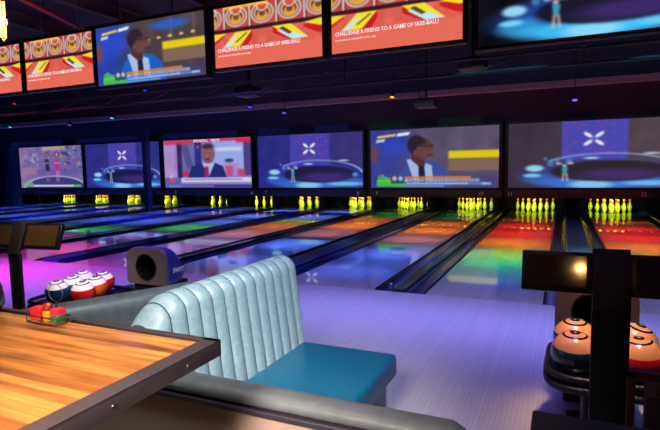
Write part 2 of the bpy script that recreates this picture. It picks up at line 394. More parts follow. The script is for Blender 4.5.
def analyst(br=1.0, blue=(50, 60, 150), W=200, H=92):
    p = Pic(W, H, (88, 78, 104) if br <= 1 else (74, 62, 66)); p.mixm(np.clip((.42-p.u)*4, 0, 1), blue, .85); p.noise(8, 4)
    p.ell(.12, .3, .13, .2, [x*1.15 for x in blue], .6, .9); p.ell(.24, .26, .1, .2, (40, 70, 200), .5, .9)
    p.ell(.03, .42, .03, .16, (120, 66, 60), .8, .4)
    p.rect(.7, -.1, .73, .45, (100, 92, 104), .5, .02); p.rect(.9, -.1, .92, .4, (112, 92, 100), .5, .02)
    p.rect(.63, .5, 1.1, .72, (128, 102, 84), .9, .02); p.rect(.63, .39, 1.1, .51, (222, 200, 20), .98, .02)
    p.ell(.75, .93, .4, .15, (64, 56, 120), .6, .6)
    if br > 1:
        for u in (.5, .6, .7, .8, .9): p.ell(u, .32-.06*(u-.5), .018, .02, (255, 200, 120), .9, .9)
        p.ell(.7, .12, .16, .08, (40, 100, 220), .7, .7)
    p.poly([(.2, 1.0), (.25, .72), (.31, .56), (.42, .52), (.53, .56), (.61, .68), (.66, 1.0)], [x*1.05 for x in (56, 74, 150)] if br <= 1 else (28, 92, 185))
    p.poly([(.30, .52), (.35, .5), (.5, .62), (.515, .9), (.36, .9)], (160, 180, 225)); p.poly([(.395, .6), (.44, .6), (.455, .92), (.40, .92)], (32, 34, 60))
    p.poly([(.345, .4), (.44, .46), (.45, .62), (.40, .64), (.335, .52)], (78, 46, 48))
    p.ell(.425, .34, .083, .18, (88, 56, 58), 1, .15); p.ell(.38, .27, .075, .165, (44, 32, 44), .95, .2); p.ell(.44, .38, .065, .12, (104, 66, 66), .9, .3)
    p.ell(.37, .4, .015, .04, (110, 70, 66), .9, .4)
    p.rect(.40, .285, .515, .305, (30, 24, 34), .9); p.ell(.465, .32, .022, .032, (70, 60, 76), .7, .4); p.ell(.512, .37, .016, .035, (112, 72, 70), .9, .5)
    p.ell(.49, .45, .025, .016, (70, 40, 44), .8, .5)
    p.poly([(.06, .10), (.22, .07), (.205, .11), (.055, .14)], (232, 200, 40)); p.poly([(.23, .065), (.335, .045), (.315, .1), (.215, .12)], (215, 230, 240)); p.poly([(.05, .165), (.125, .15), (.115, .2), (.045, .215)], (190, 200, 225))
    p.rect(.05, .86, .29, .98, (70, 190, 60), .95)
    for k in range(6): p.rect(.06+.018*k, .80-.025*math.sin(k), .072+.018*k, .9, (100, 205, 90), .95)
    p.rect(.17, .80, .28, .93, (40, 50, 110), .8); p.ell(.2, .84, .02, .04, (215, 190, 150), .9, .5); p.ell(.25, .84, .02, .04, (180, 190, 220), .9, .5)
    p.rect(.28, .81, .80, .845, (226, 122, 30), .95); p.rect(.29, .85, .86, .895, (205, 205, 220), .9); p.rect(.28, .905, .95, .955, (90, 130, 200), .9)
    p.rect(.29, .96, .6, .985, (200, 210, 230), .5)
    p.dashes(.31, .85, .872, .02, (60, 60, 90), 20); p.dashes(.3, .78, .93, .022, (225, 230, 245), 20)
    p.dashes(.88, .94, .93, .03, (230, 235, 245), 3)
    return p
def newsdesk(W=160, H=80):
    p = Pic(W, H, (120, 118, 190)); p.mixm(np.clip((.17-p.u)*20, 0, 1), (168, 140, 198)); p.rect(.16, .05, .22, .8, (52, 34, 84)); p.noise(8, 4)
    p.rect(.22, .05, .37, .8, (104, 104, 168)); p.rect(.37, .05, .45, .8, (40, 50, 130)); p.rect(.58, .06, .92, .75, (150, 165, 225)); p.rect(.62, .18, .9, .26, (200, 215, 240), .8, .03)
    for k in range(4): p.poly([(.21+.02*k, .1), (.225+.02*k, .1), (.30+.02*k, .6), (.285+.02*k, .6)], (60, 56, 110), .7)
    p.rect(.92, .05, 1.1, .75, (80, 60, 130)); p.ell(.41, .16, .015, .03, (225, 50, 60)); p.rect(.22, .66, .3, .76, (190, 40, 100)); p.ell(.76, .45, .05, .04, (60, 50, 100), .9, .3)
    p.rect(.7, .5, .86, .74, (170, 130, 190), .8, .04); p.rect(.72, .56, .8, .76, (190, 60, 110), .8, .03); p.rect(.85, .62, .93, .76, (190, 60, 110), .9, .03)
    p.poly([(.28, .8), (.33, .56), (.45, .49), (.6, .49), (.69, .56), (.73, .8)], (34, 44, 112)); p.poly([(.45, .49), (.6, .49), (.53, .76)], (175, 180, 225))
    p.poly([(.485, .56), (.525, .56), (.53, .78), (.475, .78)], (160, 34, 100)); p.ell(.525, .3, .078, .2, (138, 86, 100)); p.ell(.525, .15, .07, .055, (60, 38, 66), .9, .7); p.ell(.52, .43, .04, .06, (118, 68, 88), .7, .8)
    for u in (.5, .55): p.ell(u, .29, .012, .012, (92, 54, 72), .7, .8)
    p.ell(.515, .41, .024, .014, (80, 30, 50), .9, .5); p.ell(.52, .35, .012, .03, (160, 100, 110), .8, .5)
    p.rect(0, 0, 1, .055, (200, 60, 90)); p.rect(.0, .05, .33, .09, (190, 50, 100), .8); p.rect(.84, .03, 1, .1, (220, 30, 80), .9)
    p.rect(.18, .79, 1, .885, (205, 205, 235)); p.rect(.2, .9, 1, .925, (170, 120, 190)); p.rect(0, .93, 1, 1, (60, 56, 140)); p.rect(0, .79, .2, 1, (90, 90, 170))
    p.dashes(.23, .9, .83, .03, (60, 60, 110), 30); p.dashes(.05, .58, .965, .03, (150, 160, 220), 20); p.ell(.09, .84, .05, .05, (200, 70, 110), .8, .4); p.ell(.17, .84, .03, .05, (60, 110, 190), .8, .4)
    p.ell(.08, .76, .012, .05, (200, 190, 215), .8, .4)
    return p
def studio(W=150, H=92):
    p = Pic(W, H, (112, 98, 158)); p.mixm(np.clip((.35-p.u)*3, 0, 1), (140, 112, 170), .8); p.noise(12, 6)
    p.rect(.38, 0, .75, .09, (190, 160, 130), .8, .04); p.ell(.24, .27, .08, .11, (150, 150, 190), .9, .3); p.ell(.27, .27, .035, .06, (170, 150, 110), .9, .4)
    for k in range(70):
        u, v = rng.uniform(.65, 1), rng.uniform(.03, .6); p.ell(u, v, rng.uniform(.01, .03), rng.uniform(.015, .04), [(60, 150, 190), (40, 40, 110), (170, 140, 90), (90, 80, 190), (120, 60, 130)][k % 5], .7, .6)
    for k in range(25):
        u, v = rng.uniform(.05, .6), rng.uniform(.05, .5); p.ell(u, v, rng.uniform(.01, .03), rng.uniform(.02, .06), [(90, 80, 150), (160, 140, 180), (70, 60, 130)][k % 3], .6, .6)
    p.rect(.03, .5, .28, .68, (150, 120, 150), .8, .03); p.rect(.28, .55, 1, .7, (96, 84, 160), .7, .04)
    p.ell(.56, 1.02, .5, .3, (62, 58, 120), 1, .04); p.ring(.56, 1.02, .5, .3, .05, (200, 200, 235), .8)
    for u, dc, sk in ((.455, (46, 40, 96), (150, 100, 120)), (.61, (190, 40, 140), (195, 130, 150))):
        p.poly([(u-.025, .56), (u-.005, .56), (u-.008, .86), (u-.02, .86)], sk, .9); p.poly([(u+.005, .56), (u+.025, .56), (u+.02, .86), (u+.008, .86)], sk, .9)
        p.poly([(u-.04, .3), (u+.04, .3), (u+.035, .42), (u+.05, .6), (u-.05, .6), (u-.035, .42)], dc); p.rect(u-.045, .38, u+.045, .42, sk, .8)
        p.ell(u, .19, .028, .07, (96, 56, 70), 1, .3); p.ell(u, .2, .018, .05, sk, 1, .3)
    p.rect(.2, .93, .96, .975, (205, 205, 235)); p.rect(.04, .86, .2, .98, (110, 180, 140), .8); p.rect(.85, .93, .96, .975, (100, 190, 90))
    return p
def alley(W=200, H=112):
    p = Pic(W, H, (214, 92, 80)); p.rect(-.1, -.1, 1.1, .36, (190, 62, 62), 1, .01); p.noise(14, 7)
    for k in range(7):
        u = -.03+.25*k; p.rect(u-.009+.13-.02*0, -.1, u+.009+.13, .37, (190, 205, 200), .9); p.rect(u+.14, -.1, u+.15, .37, (50, 40, 40), .7)
        p.ell(u, .175, .115, .175, (120, 54, 52), .9, .1); p.ring(u, .175, .1, .155, .13, (205, 190, 180), .9); p.ring(u, .18, .072, .11, .16, (225, 190, 150), .8)
        p.ell(u, .215, .05, .08, (225, 165, 50), .9, .2); p.ell(u, .18, .028, .05, (90, 60, 50), .9, .3); p.ell(u, .09, .035, .05, (215, 70, 60), .9, .3); p.ell(u, .14, .016, .02, (60, 140, 90), .9, .3)
        p.ring(u, .06, .05, .08, .2, (230, 215, 190), .7)
    for k in range(12): p.ell(.12+.035*k, .005, .02, .04, (255, 190, 60), .85, .9)
    p.rect(-.1, .36, 1.1, .425, (52, 24, 34), 1, .01)
    p.poly([(-.05, .425), (.1, .44), (.1, .48), (.0, .6), (-.05, .62)], (200, 30, 34)); p.poly([(-.05, .42), (.12, .43), (.0, .55), (-.05, .57)], (235, 210, 40))
    p.poly([(.37, .43), (.375, .52), (.33, .66), (.24, .68)], (190, 26, 32))
    p.poly([(.21, .43), (.37, .43), (.25, .67), (.08, .67)], (232, 215, 50)); p.poly([(.20, .5), (.24, .47), (.15, .67), (.08, .67)], (190, 220, 225)); p.poly([(.31, .46), (.33, .46), (.22, .6), (.20, .6)], (90, 70, 30))
    p.poly([(.56, .44), (.58, .44), (.76, .66), (.73, .68), (.57, .53)], (190, 26, 32))
    p.poly([(.56, .42), (.73, .42), (.88, .66), (.74, .67)], (232, 215, 50)); p.poly([(.6, .5), (.68, .5), (.88, .66), (.74, .67)], (190, 220, 225)); p.poly([(.62, .47), (.66, .45), (.74, .56), (.71, .58)], (90, 70, 30))
    p.poly([(.84, .46), (1.05, .42), (1.05, .64), (.97, .62), (.84, .50)], (196, 28, 34)); p.poly([(.84, .43), (1.05, .38), (1.05, .5), (.98, .51)], (235, 210, 40))
    p.rect(-.1, .69, 1.1, 1.1, (222, 104, 84), .85, .06)
    return p
def screen_obj(root, x0, x1, z0, z1, y, pic, m, name='picture'):
    W, H = pic.w, pic.h; a = pic.a.copy()
    for _ in range(2):
        q = np.pad(a, ((1, 1), (1, 1), (0, 0)), 'edge'); a = (q[1:-1, 1:-1]*2+q[:-2, 1:-1]+q[2:, 1:-1]+q[1:-1, :-2]+q[1:-1, 2:])/6
    a = np.clip(a, 0, 255)/255
    L = np.where(a <= .04045, a/12.92, ((a+.055)/1.055)**2.4)
    X, Z = np.meshgrid(np.linspace(x0, x1, W), np.linspace(z1, z0, H))
    co = np.stack([X, np.full_like(X, y), Z], -1).reshape(-1, 3)
    idx = np.arange(W*H).reshape(H, W); f = np.stack([idx[:-1, :-1], idx[1:, :-1], idx[1:, 1:], idx[:-1, 1:]], -1).reshape(-1, 4)
    me = bpy.data.meshes.new(name); me.from_pydata(co.tolist(), [], f.tolist())
    at = me.attributes.new('picture', 'FLOAT_COLOR', 'POINT')
    at.data.foreach_set('color', np.concatenate([L.reshape(-1, 3), np.ones((W*H, 1))], 1).astype(np.float32).ravel())
    me.materials.append(m); o = bpy.data.objects.new(name, me); C.objects.link(o); o.parent = root; return o

ZB, ZT = .822, 2.492
SCR = [(-1.319, 2.61, 'arena', 'lanes 11 and 12'), (-5.185, -1.56, 'analyst', 'lanes 9 and 10'), (-9.092, -5.438, 'arena2', 'lanes 7 and 8'),
       (-13.05, -9.362, 'news', 'lanes 5 and 6'), (-16.995, -13.259, 'arena2', 'lanes 3 and 4'), (-20.892, -17.187, 'studio', 'lanes 1 and 2')]
SL = {'arena': 'showing a violet banner with white petals', 'arena2': 'showing white petals on deep blue', 'analyst': 'showing a man in glasses and blue suit',
      'news': 'showing a newsreader in a dark suit', 'studio': 'showing a woman in magenta'}
for x0, x1, kind, where in SCR:
    r = thing('projection_screen', 'lit screen over %s %s' % (where, SL[kind]), 'screen', ((x0+x1)/2, MY, ZB), group='lit screens over the pins')
    w = x1-x0; h = ZT-ZB
    if kind == 'arena': p = arena((60, 50, 66), (84, 68, 78), (74, 72, 178), (58, 118, 215), (60, 64, 150))
    elif kind == 'arena2': p = arena((44, 44, 128), (58, 52, 118) if 'lanes 7' in where else (46, 48, 132), (70, 66, 170), (52, 112, 205), (46, 52, 160))
    elif kind == 'analyst': p = analyst()
    elif kind == 'news': p = newsdesk()
    else: p = studio()
    screen_obj(r, -w/2, w/2, 0, h, -.012, p, m_picture)
    b = B(); box(b, (0, .0975, h/2), (w+.06, .195, h+.08)); obj('screen_box', b, m_bezel, r)
    b = B()
    for cx_, cz, sx_, sz in ((0, h+.03, w+.14, .06), (0, -.03, w+.14, .06), (-w/2-.035, h/2, .07, h), (w/2+.035, h/2, .07, h)): box(b, (cx_, -.015, cz), (sx_, .04, sz))
    obj('screen_frame', b, m_bezel, r)
    if kind == 'news':
        for wd, dx in (('BREAKING', -.2), ('NEWS', .42)): text('caption', wd, .13, Matrix.Translation((dx, -.016, h*.965)) @ FACE, m_txt, r, sx=1.0)
NUM = {1: -20.73, 2: -17.5, 3: -16.78, 4: -13.43, 5: -12.595, 6: -9.385, 7: -8.843, 8: -5.612, 9: -5.008, 10: -2.018, 11: -1.269, 12: 1.801}
for k, pc in enumerate(PAIRS):
    x0, x1 = SCR[k][0]-.075, SCR[k][1]+.075; c = (x0+x1)/2
    l1, l2 = 11-2*k, 12-2*k
    r = thing('masking_unit', 'dark masking panel numbered %d and %d under its screen' % (l1, l2), 'panel', (c, MY, .54), group='numbered panels above the pins')
    b = B(); box(b, (0, .099, .11), (x1-x0, .198, .222), bev=.006); obj('panel', b, m_mask, r)
    b = B(); box(b, (0, -.004, .01), (x1-x0, .012, .02)); obj('lip', b, m_black, r)
    for l in (l1, l2):
        text('numeral', str(l), .13, Matrix.Translation((NUM[l]-c, -.004, .115)) @ FACE, m_number, r, bold=.004)

# ---------------------------------------------------------------- upper row of TVs
TVY = 7.0
TV = [(-11.8, -9.9, 3.08, 'alley', 'leftmost television of the high row, cut by the frame edge'),
      (-9.76, -7.90, 3.08, 'alley', 'television showing red arcade alleys, left of the screen with the man in glasses'),
      (-7.80, -5.36, 3.00, 'analyst', 'large high television showing a man in glasses and bright blue suit'),
      (-5.17, -3.25, 3.075, 'alley', 'television showing red arcade alleys, right of the man in glasses'),
      (-3.10, -1.23, 3.085, 'alley', 'television showing red arcade alleys, beside the blue stage television'),
      (-1.03, 1.60, 2.96, 'arena', 'large high television at right showing a dark stage with bright blue floor')]
al = alley(); an = analyst(1.2, (34, 66, 175)); ar = arena((14, 14, 20), (44, 38, 62), (70, 74, 190), (60, 190, 240), (42, 90, 215))
for i, (x0, x1, z0, kind, lab) in enumerate(TV):
    w = x1-x0; h = .93 if kind == 'alley' else 1.03; c = (x0+x1)/2
    if kind == 'arena': h = 1.3
    r = thing('television', lab, 'television', (c, TVY, z0), group='high row of televisions')
    screen_obj(r, -w/2, w/2, 0, h, -.01, {'alley': al, 'analyst': an, 'arena': ar}[kind], m_picture_tv)
    b = B(); box(b, (0, .05, h/2), (w+.1, .10, h+.1), bev=.01); obj('housing', b, m_bezel, r)
    b = B()
    for cx_, cz, sx_, sz in ((0, h+.02, w+.08, .04), (0, -.02, w+.08, .04), (-w/2-.02, h/2, .04, h), (w/2+.02, h/2, .04, h)): box(b, (cx_, -.012, cz), (sx_, .03, sz))
    obj('bezel', b, m_bezel, r)
    for s in (-1, 1):
        b = B(); tube(b, [(s*w*.27, .05, h), (s*w*.27, .05, 4.99-z0)], .012, 8); obj('hanging_rod', b, m_joist, r)
    if kind == 'alley':
        text('caption', 'CHALLENGE A FRIEND TO A GAME OF SKEE-BALL!', .074, Matrix.Translation((-w*.47, -.016, h*.29)) @ FACE, m_txt, r, align='LEFT', sx=.90, bold=.001)
        text('small_caption', 'Score points by rolling balls up the ramp', .038, Matrix.Translation((-w*.47, -.016, h*.20)) @ FACE, m_txt, r, align='LEFT')
# rail carrying the row
b = B()
for z in (2.86, 3.0-.33): tube(b, [(-13, 7.2, z), (3, 7.2, z)], .022, 8)
for k in range(14): tube(b, [(-12.6+1.15*k, 7.2, 2.67), (-12.05+1.15*k, 7.2, 2.86)], .012, 6)
for k in range(5): tube(b, [(-12.6+3.2*k, 7.2, 2.67), (-12.6+3.2*k, 7.2, 4.997)], .015, 6)
tag(obj('lighting_truss', b, mat('truss_black', (30, 26, 36), .6)), 'dark horizontal truss hanging below the high televisions', 'truss')

# ---------------------------------------------------------------- small ceiling fixtures
FX = [(-16.3, 11.2, 3.69, (255, 40, 30), 'red'), (-17.07, 11.5, 3.0, (40, 190, 255), 'cyan'), (-12.37, 11.5, 3.04, (40, 190, 255), 'cyan'), (-10.72, 11.2, 3.68, (60, 70, 255), 'blue'),
      (-5.11, 11.2, 3.66, (80, 90, 255), 'blue'), (-7.47, 11.5, 3.05, (90, 100, 255), 'blue'), (-6.46, 11.5, 2.84, (80, 90, 255), 'blue'), (-3.61, 11.5, 3.03, (255, 180, 20), 'amber'),
      (-3.0, 11.5, 2.78, (60, 220, 110), 'green'), (.31, 11.2, 3.66, (60, 230, 90), 'green'), (.19, 11.5, 2.7, (110, 80, 220), 'violet'), (-14.2, 11.5, 2.92, (110, 60, 150), 'purple')]
PL = ['at far left under the high televisions', 'at far left below the red one', 'under the screen with the man in blue', 'right below the large high television', 'under the gap between two red televisions',
      'left of the two blue lights over lane six', 'right of the two blue lights over lane seven', 'above the screen of lanes nine and ten', 'just right of the amber light', 'under the high stage television', 'over the lane eleven screen', 'over the lane three screen']
for (x, y, z, col, cn), pl in zip(FX, PL):
    r = thing('spotlight', 'small dark ceiling spotlight glowing %s %s' % (cn, pl), 'spotlight', (x, y, z), group='small coloured ceiling spotlights')
    M = Matrix.Rotation(-.35, 4, 'X') @ Matrix.Diagonal((.62, .62, .62, 1))
    b = B(); lathe(b, [(.03, .18), (.07, .15), (.085, .02), (.085, 0)], 14, M=M); obj('can', b, m_black, r)
    b = B(); tube(b, [(0, .03, .09), (0, .03, 5-z)], .012, 6); obj('rod', b, m_black, r)
    b = B(); lathe(b, [(.078, -.012), (.078, 0)], 14, M=M); obj('lens', b, emis('lens_'+cn, col, 1.6), r)
for (x, y, z, pl) in ((-1.35, 8.6, 2.95, 'below the corner of the high stage television'), (-5.6, 8.6, 2.83, 'below the third high television'), (-2.6, 10.6, 2.62, 'near the amber light')):
    r = thing('projector', 'boxy black projector hanging %s' % pl, 'projector', (x, y, z), group='black projectors hung below the ceiling')
    b = B(); box(b, (0, 0, .1), (.42, .4, .17), bev=.02); obj('body', b, m_black, r)
    b = B(); lathe(b, [(.05, 0), (.055, .05), (.04, .06)], 14, M=Matrix.Translation((.08, .2, .1)) @ Matrix.Rotation(-PI/2, 4, 'X')); obj('lens', b, m_dark_glass, r)
    b = B(); tube(b, [(0, 0, .18), (0, 0, 5-z)], .025, 8); box(b, (0, 0, .2), (.2, .2, .03)); obj('mount', b, m_black, r)

# ---------------------------------------------------------------- ball returns
def ball_return(cx, y0, y1, zt, hx, hy, hw, label, hwid=.29, zb=.4):
    """cx,y0..y1: oval tray; zt: height of ball centres; hx,hy: hood face centre"""
    r = thing('ball_return', label, 'ball return', (cx, 0, 0))
    def oval(grow, z, n=40):
        pts = []
        ym, hl = (y0+y1)/2, (y1-y0)/2
        for k in range(n):
            t = 2*PI*k/n; c_, s_ = math.cos(t), math.sin(t); e = .45
            pts.append(((hwid+grow)*abs(c_)**e*(1 if c_ > 0 else -1), ym+(hl+grow)*abs(s_)**e*(1 if s_ > 0 else -1), z))
        return pts
    zr = zt-.085
    b = B(); prism(b, [(p[0], p[1]) for p in oval(-.005, 0)], zr-.075, zr-.028, 'XY'); obj('tray', b, m_traynavy, r)
    b = B(); tube(b, oval(.008, zr), .018, 10, True); obj('rim', b, m_black, r)
    b = B(); tube(b, oval(.012, zr-.05), .022, 10, True); obj('lower_rim', b, m_black, r)
    b = B(); box(b, (0, (y0+y1)/2, (zr-.075)/2), (.2, (y1-y0)*.55, zr-.075), bev=.02); box(b, (0, (y0+y1)/2, .012), (.34, (y1-y0)*.8, .024), bev=.006); obj('pedestal', b, m_post, r)
    dx = hx-cx
    # ramp from the hood
    b = B(); box(b, (dx/2, (y1+hy)/2+.08, zr-.05), (.44, max(.1, hy-y1+.2), .05), bev=.01); obj('ramp', b, m_traynavy, r)
    # hood: face with a round opening, tapering body behind
    N = 48; hh = .36; cz = zb+.17; R = .125
    def outl(t):
        c_, s_ = math.cos(t), math.sin(t)
        k = min((hw/2)/max(abs(c_), 1e-6), ((zb+hh-cz) if s_ > 0 else (cz-zb))/max(abs(s_), 1e-6))
        x, z = k*c_, k*s_
        if s_ > 0:                                   # rounded shoulders
            q = .12; ex, ez = hw/2-q, (zb+hh-cz)-q
            if abs(x) > ex and z > ez:
                sx = 1 if x > 0 else -1; v = Vector((abs(x)-ex, z-ez)); v = v.normalized()*q if v.length > q else v
                x, z = sx*(ex+v.x), ez+v.y
        return x, z
    b = B(); O = []; I = []; J = []; K = []
    for k in range(N):
        t = 2*PI*k/N; x, z = outl(t)
        O.append(b.verts.new((dx+x, hy, cz+z))); I.append(b.verts.new((dx+R*math.cos(t), hy, cz+R*math.sin(t))))
    for k in range(N):
        j = (k+1) % N; b.faces.new((O[k], O[j], I[j], I[k]))
    f = bmesh.ops.extrude_face_region(b, geom=list(b.faces)); vs = [v for v in f['geom'] if isinstance(v, bmesh.types.BMVert)]
    bmesh.ops.translate(b, vec=(0, .03, 0), verts=vs); obj('hood_face', b, m_hoodgrey, r)
    b = B(); rings = []
    for yy, sc, dz in ((.03, 1, 0), (.10, 1, 0), (.17, .97, -.02), (.24, .90, -.06), (.30, .80, -.13)):
        rings.append([b.verts.new((dx+outl(2*PI*k/N)[0]*sc, hy+yy, max(zb, cz+outl(2*PI*k/N)[1]*sc+dz*(1 if outl(2*PI*k/N)[1] > 0 else 0)))) for k in range(N)])
    for A, Bq in zip(rings, rings[1:]):
        for k in range(N): b.faces.new((A[k], A[(k+1) % N], Bq[(k+1) % N], Bq[k]))
    b.faces.new(rings[-1]); obj('hood', b, m_hoodblue, r, ang=50)
    b = B(); rings = [[b.verts.new((dx+rr*math.cos(2*PI*k/N), hy+yy, cz+rr*math.sin(2*PI*k/N))) for k in range(N)] for rr, yy in ((R, .005), (R*1.0, .3))]
    for k in range(N): b.faces.new((rings[0][k], rings[0][(k+1) % N], rings[1][(k+1) % N], rings[1][k]))
    b.faces.new(rings[1]); obj('opening', b, m_black, r)
    b = B(); tube(b, [(dx+R*math.cos(2*PI*k/N), hy-.002, cz+R*math.sin(2*PI*k/N)) for k in range(N)], .008, 6, True); obj('opening_rim', b, m_black, r)
    b = B(); box(b, (dx, hy+.2, zb/2), (hw*.75, .36, zb), bev=.01); obj('hood_base', b, m_post, r)
    Mt = Matrix.Translation((dx+hw/2+.001, hy+.17, cz-.04)) @ Matrix.Rotation(PI/2, 4, 'Z') @ FACE
    text('lettering', 'SWST', .06, Mt, m_white, r, bold=.002)
    return r
ball_return(-4.02, 2.93, 3.66, .39, -3.665, 3.72, .50, 'ball return with grey fronted navy hood, left, behind the pale booth', .35, .345)
ball_return(.215, 2.66, 3.22, .49, .195, 3.30, .44, 'ball return partly hidden behind the dark score monitor post at right', .255, .40)

def ball(name_col, col, loc, lab, rx=0, ry=0, cap=(235, 215, 205), rad=.108, thr=.0):
    b = B(); bmesh.ops.create_uvsphere(b, u_segments=40, v_segments=24, radius=rad)
    o = obj('bowling_ball', b, m_ball('ball_'+name_col, col, cap, thr), None, ang=180)
    o.location = loc; o.rotation_euler = (rx, ry, 0)
    tag(o, lab, 'bowling ball', 'two-tone bowling balls on the ball returns')
zl = .39
BL = [('blue', (8, 70, 125), -4.08, 3.07, 'blue and white bowling ball at the near left of the left rack'), ('red', (228, 34, 24), -3.83, 3.13, 'bright red and white bowling ball nearest the camera on the left rack'),
      ('orange', (248, 92, 24), -3.90, 3.328, 'orange and white bowling ball between two red ones, left rack'), ('crimson', (218, 26, 34), -4.01, 3.51, 'red and white bowling ball nearest the navy hood, left rack'),
      ('teal', (20, 70, 90), -4.135, 3.275, 'white topped bowling ball in the middle of the far column, left rack'), ('green', (20, 92, 60), -4.235, 3.475, 'dark green and white bowling ball at the far back of the left rack')]
for nm, col, x, y, lab in BL: ball(nm, col, (x, y, zl), lab, .12, .08, (250, 235, 225), .104, .046)
zr = .49; pk = (215, 145, 105)
ball('petrol', (8, 52, 66), (.075, 2.80, zr), 'petrol blue bowling ball with swirl on pale cap, front left of right rack', .08, 0, pk, .112, .04)
ball('navy', (10, 44, 70), (.08, 3.035, zr), 'pale capped bowling ball behind the petrol blue one, right rack', .08, 0, pk, .112, .04)
ball('scarlet', (200, 24, 40), (.36, 2.82, zr), 'red bowling ball with swirl on pale cap, front right of right rack', .08, -.05, pk, .112, .04)
ball('ruby', (190, 24, 44), (.365, 3.055, zr), 'red bowling ball behind the scarlet one at the right rack', .08, .25, pk, .112, .04)

# ---------------------------------------------------------------- score stations
def station(loc, rotz, label, wid=.28, hgt=.17, pw=.135, zb=.93, gap=.02):
    r = thing('score_station', label, 'score monitor stand', loc, rotz, 'monitor stands on the approach')
    t = math.radians(20); T = Matrix.Translation((0, 0, zb-.06)) @ Matrix.Rotation(-t, 4, 'X')
    b = B(); box(b, (0, .012, (zb-.06)/2), (pw, .024, zb-.06), bev=.004); box(b, (0, .06, .01), (.3, .28, .02), bev=.005); obj('post', b, m_post, r)
    b = B(); box(b, (0, 0, .12), (pw, .024, .25), M=T, bev=.004); obj('head_plate', b, m_brown, r)
    b = B(); box(b, (0, .055, .16), (wid*2.0, .02, .05), M=T); obj('cross_bar', b, m_black, r)
    for s in (-1, 1):
        cx_ = s*(pw/2+gap/2+wid/2-.012)
        b = B(); box(b, (cx_, .026, .145), (wid, .036, hgt), M=T, bev=.006); mo = obj('monitor', b, m_bezel, r)
        b = B(); box(b, (cx_, .0065, .148), (wid-.045, .004, hgt-.042), M=T); obj('glass', b, m_dark_glass, mo)
        if True:
            b = B(); box(b, (cx_, .0075, .068), (.035, .004, .006), M=T); obj('maker_badge', b, m_brown, mo)
    return r
station((.185, 2.24, 0), 0, 'tall black post holding two dark score monitors, at the right', wid=.27)
station((-3.78, 2.5, 0), .12, 'dark twin monitor stand behind the wooden table at far left', wid=.34, hgt=.2, pw=.11, zb=.9)

# ---------------------------------------------------------------- settee with channelled back
r = thing('booth_settee', 'pale teal channel-tufted settee with a darker teal seat facing the approach', 'settee', (-1.36, 2.05, 0))
Y0, Y1, NCH, SUB = -.67, .56, 14, 9
prof = []
for k in range(15): t = k/14; prof.append((.015-.07*t, .30+.555*t, 1, -1))            # front face, bulges outwards (+x)
for k in range(1, 12): a = PI*k/12; prof.append((-.14+.085*math.cos(a), .855+.08*math.sin(a), 1-k/16, 0))
for k in range(14): t = k/13; prof.append((-.225-.03*t, .855-.78*t, .1, 1))
b = B(); cols = []
ncol = NCH*SUB
for i in range(ncol+1):
    y = Y0+(Y1-Y0)*i/ncol; ph = (i % SUB)/SUB; bul = .017*(abs(math.sin(PI*i/SUB))**.55)
    e = max(0, (Y0+.27-y)/.27); sh = math.sqrt(max(0, 1-e*e)); er = max(0, (y-(Y1-.05))/.05); shr = math.sqrt(max(0.0, 1-er*er*.75))
    col = []
    for j, (px, pz, w, _) in enumerate(prof):
        z = pz; x = px+bul*w
        if j > 14 or True: z = .30+(pz-.30)*(1-(1-sh)*.55) if pz > .30 else pz
        cxm = -.14; x = cxm+(x-cxm)*(.35+.65*sh)*(.7+.3*shr)
        if 10 < j < 30: z += bul*.6
        z -= .02*(1-shr)
        col.append(b.verts.new((x, y, z)))
    cols.append(col)
for A, Bq in zip(cols, cols[1:]):
    for k in range(len(prof)-1): b.faces.new((A[k], A[k+1], Bq[k+1], Bq[k]))
    b.faces.new((A[-1], A[0], Bq[0], Bq[-1]))
b.faces.new(cols[0]); b.faces.new(cols[-1][::-1])
obj('backrest', b, m_vinyl, r, ang=60)
b = B()
for i in range(1, NCH):                                # dark seams
    y = Y0+(Y1-Y0)*i/NCH
    e = max(0, (Y0+.27-y)/.27); sh = math.sqrt(max(0, 1-e*e)); pts = []
    for j, (px, pz, w, _) in enumerate(prof[:27]):
        z = .30+(pz-.30)*(1-(1-sh)*.55) if pz > .3 else pz
        pts.append((-.14+(px+.14)*(.35+.65*sh)+.0015*w, y, z+(.001 if j > 14 else 0)))
    tube(b, pts, .0034, 5)
obj('seam_piping', b, mat('seam_thread', (40, 52, 58), .6), r)
b = B(); box(b, (.29, -.05, .39), (.57, 1.13, .12), bev=.022); obj('seat', b, m_seat, r)
b = B(); box(b, (.265, -.05, .17), (.51, 1.09, .33), bev=.01); obj('seat_base', b, m_seat, r)
b = B(); box(b, (.02, -.05, .18), (.03, 1.09, .34)); obj('seat_back_rail', b, m_trim, r)

# neighbouring bench back behind the settee
r = thing('bench_back', 'grey padded bench back running behind the pale settee at left', 'bench', (-1.98, 1.75, 0))
b = B(); sec = [(-.075, 0), (-.075, .74), (-.068, .785), (-.045, .808), (0, .818), (.045, .808), (.068, .785), (.075, .74), (.075, 0)]
prv = None
path = [(-.43, -.50), (-.35, -.34), (-.21, -.04), (-.14, .1), (-.07, .24), (.0, .38), (.06, .52), (.10, .60)]
for i, (px, py) in enumerate(path):
    a = .45; ring = [b.verts.new((px+q*math.cos(a), py-q*math.sin(a), z)) for q, z in sec]
    if prv:
        for k in range(len(sec)-1): b.faces.new((prv[k], prv[k+1], ring[k+1], ring[k]))
    else: b.faces.new(ring)
    prv = ring
b.faces.new(prv[::-1]); obj('padding', b, m_greyv, r, ang=60)

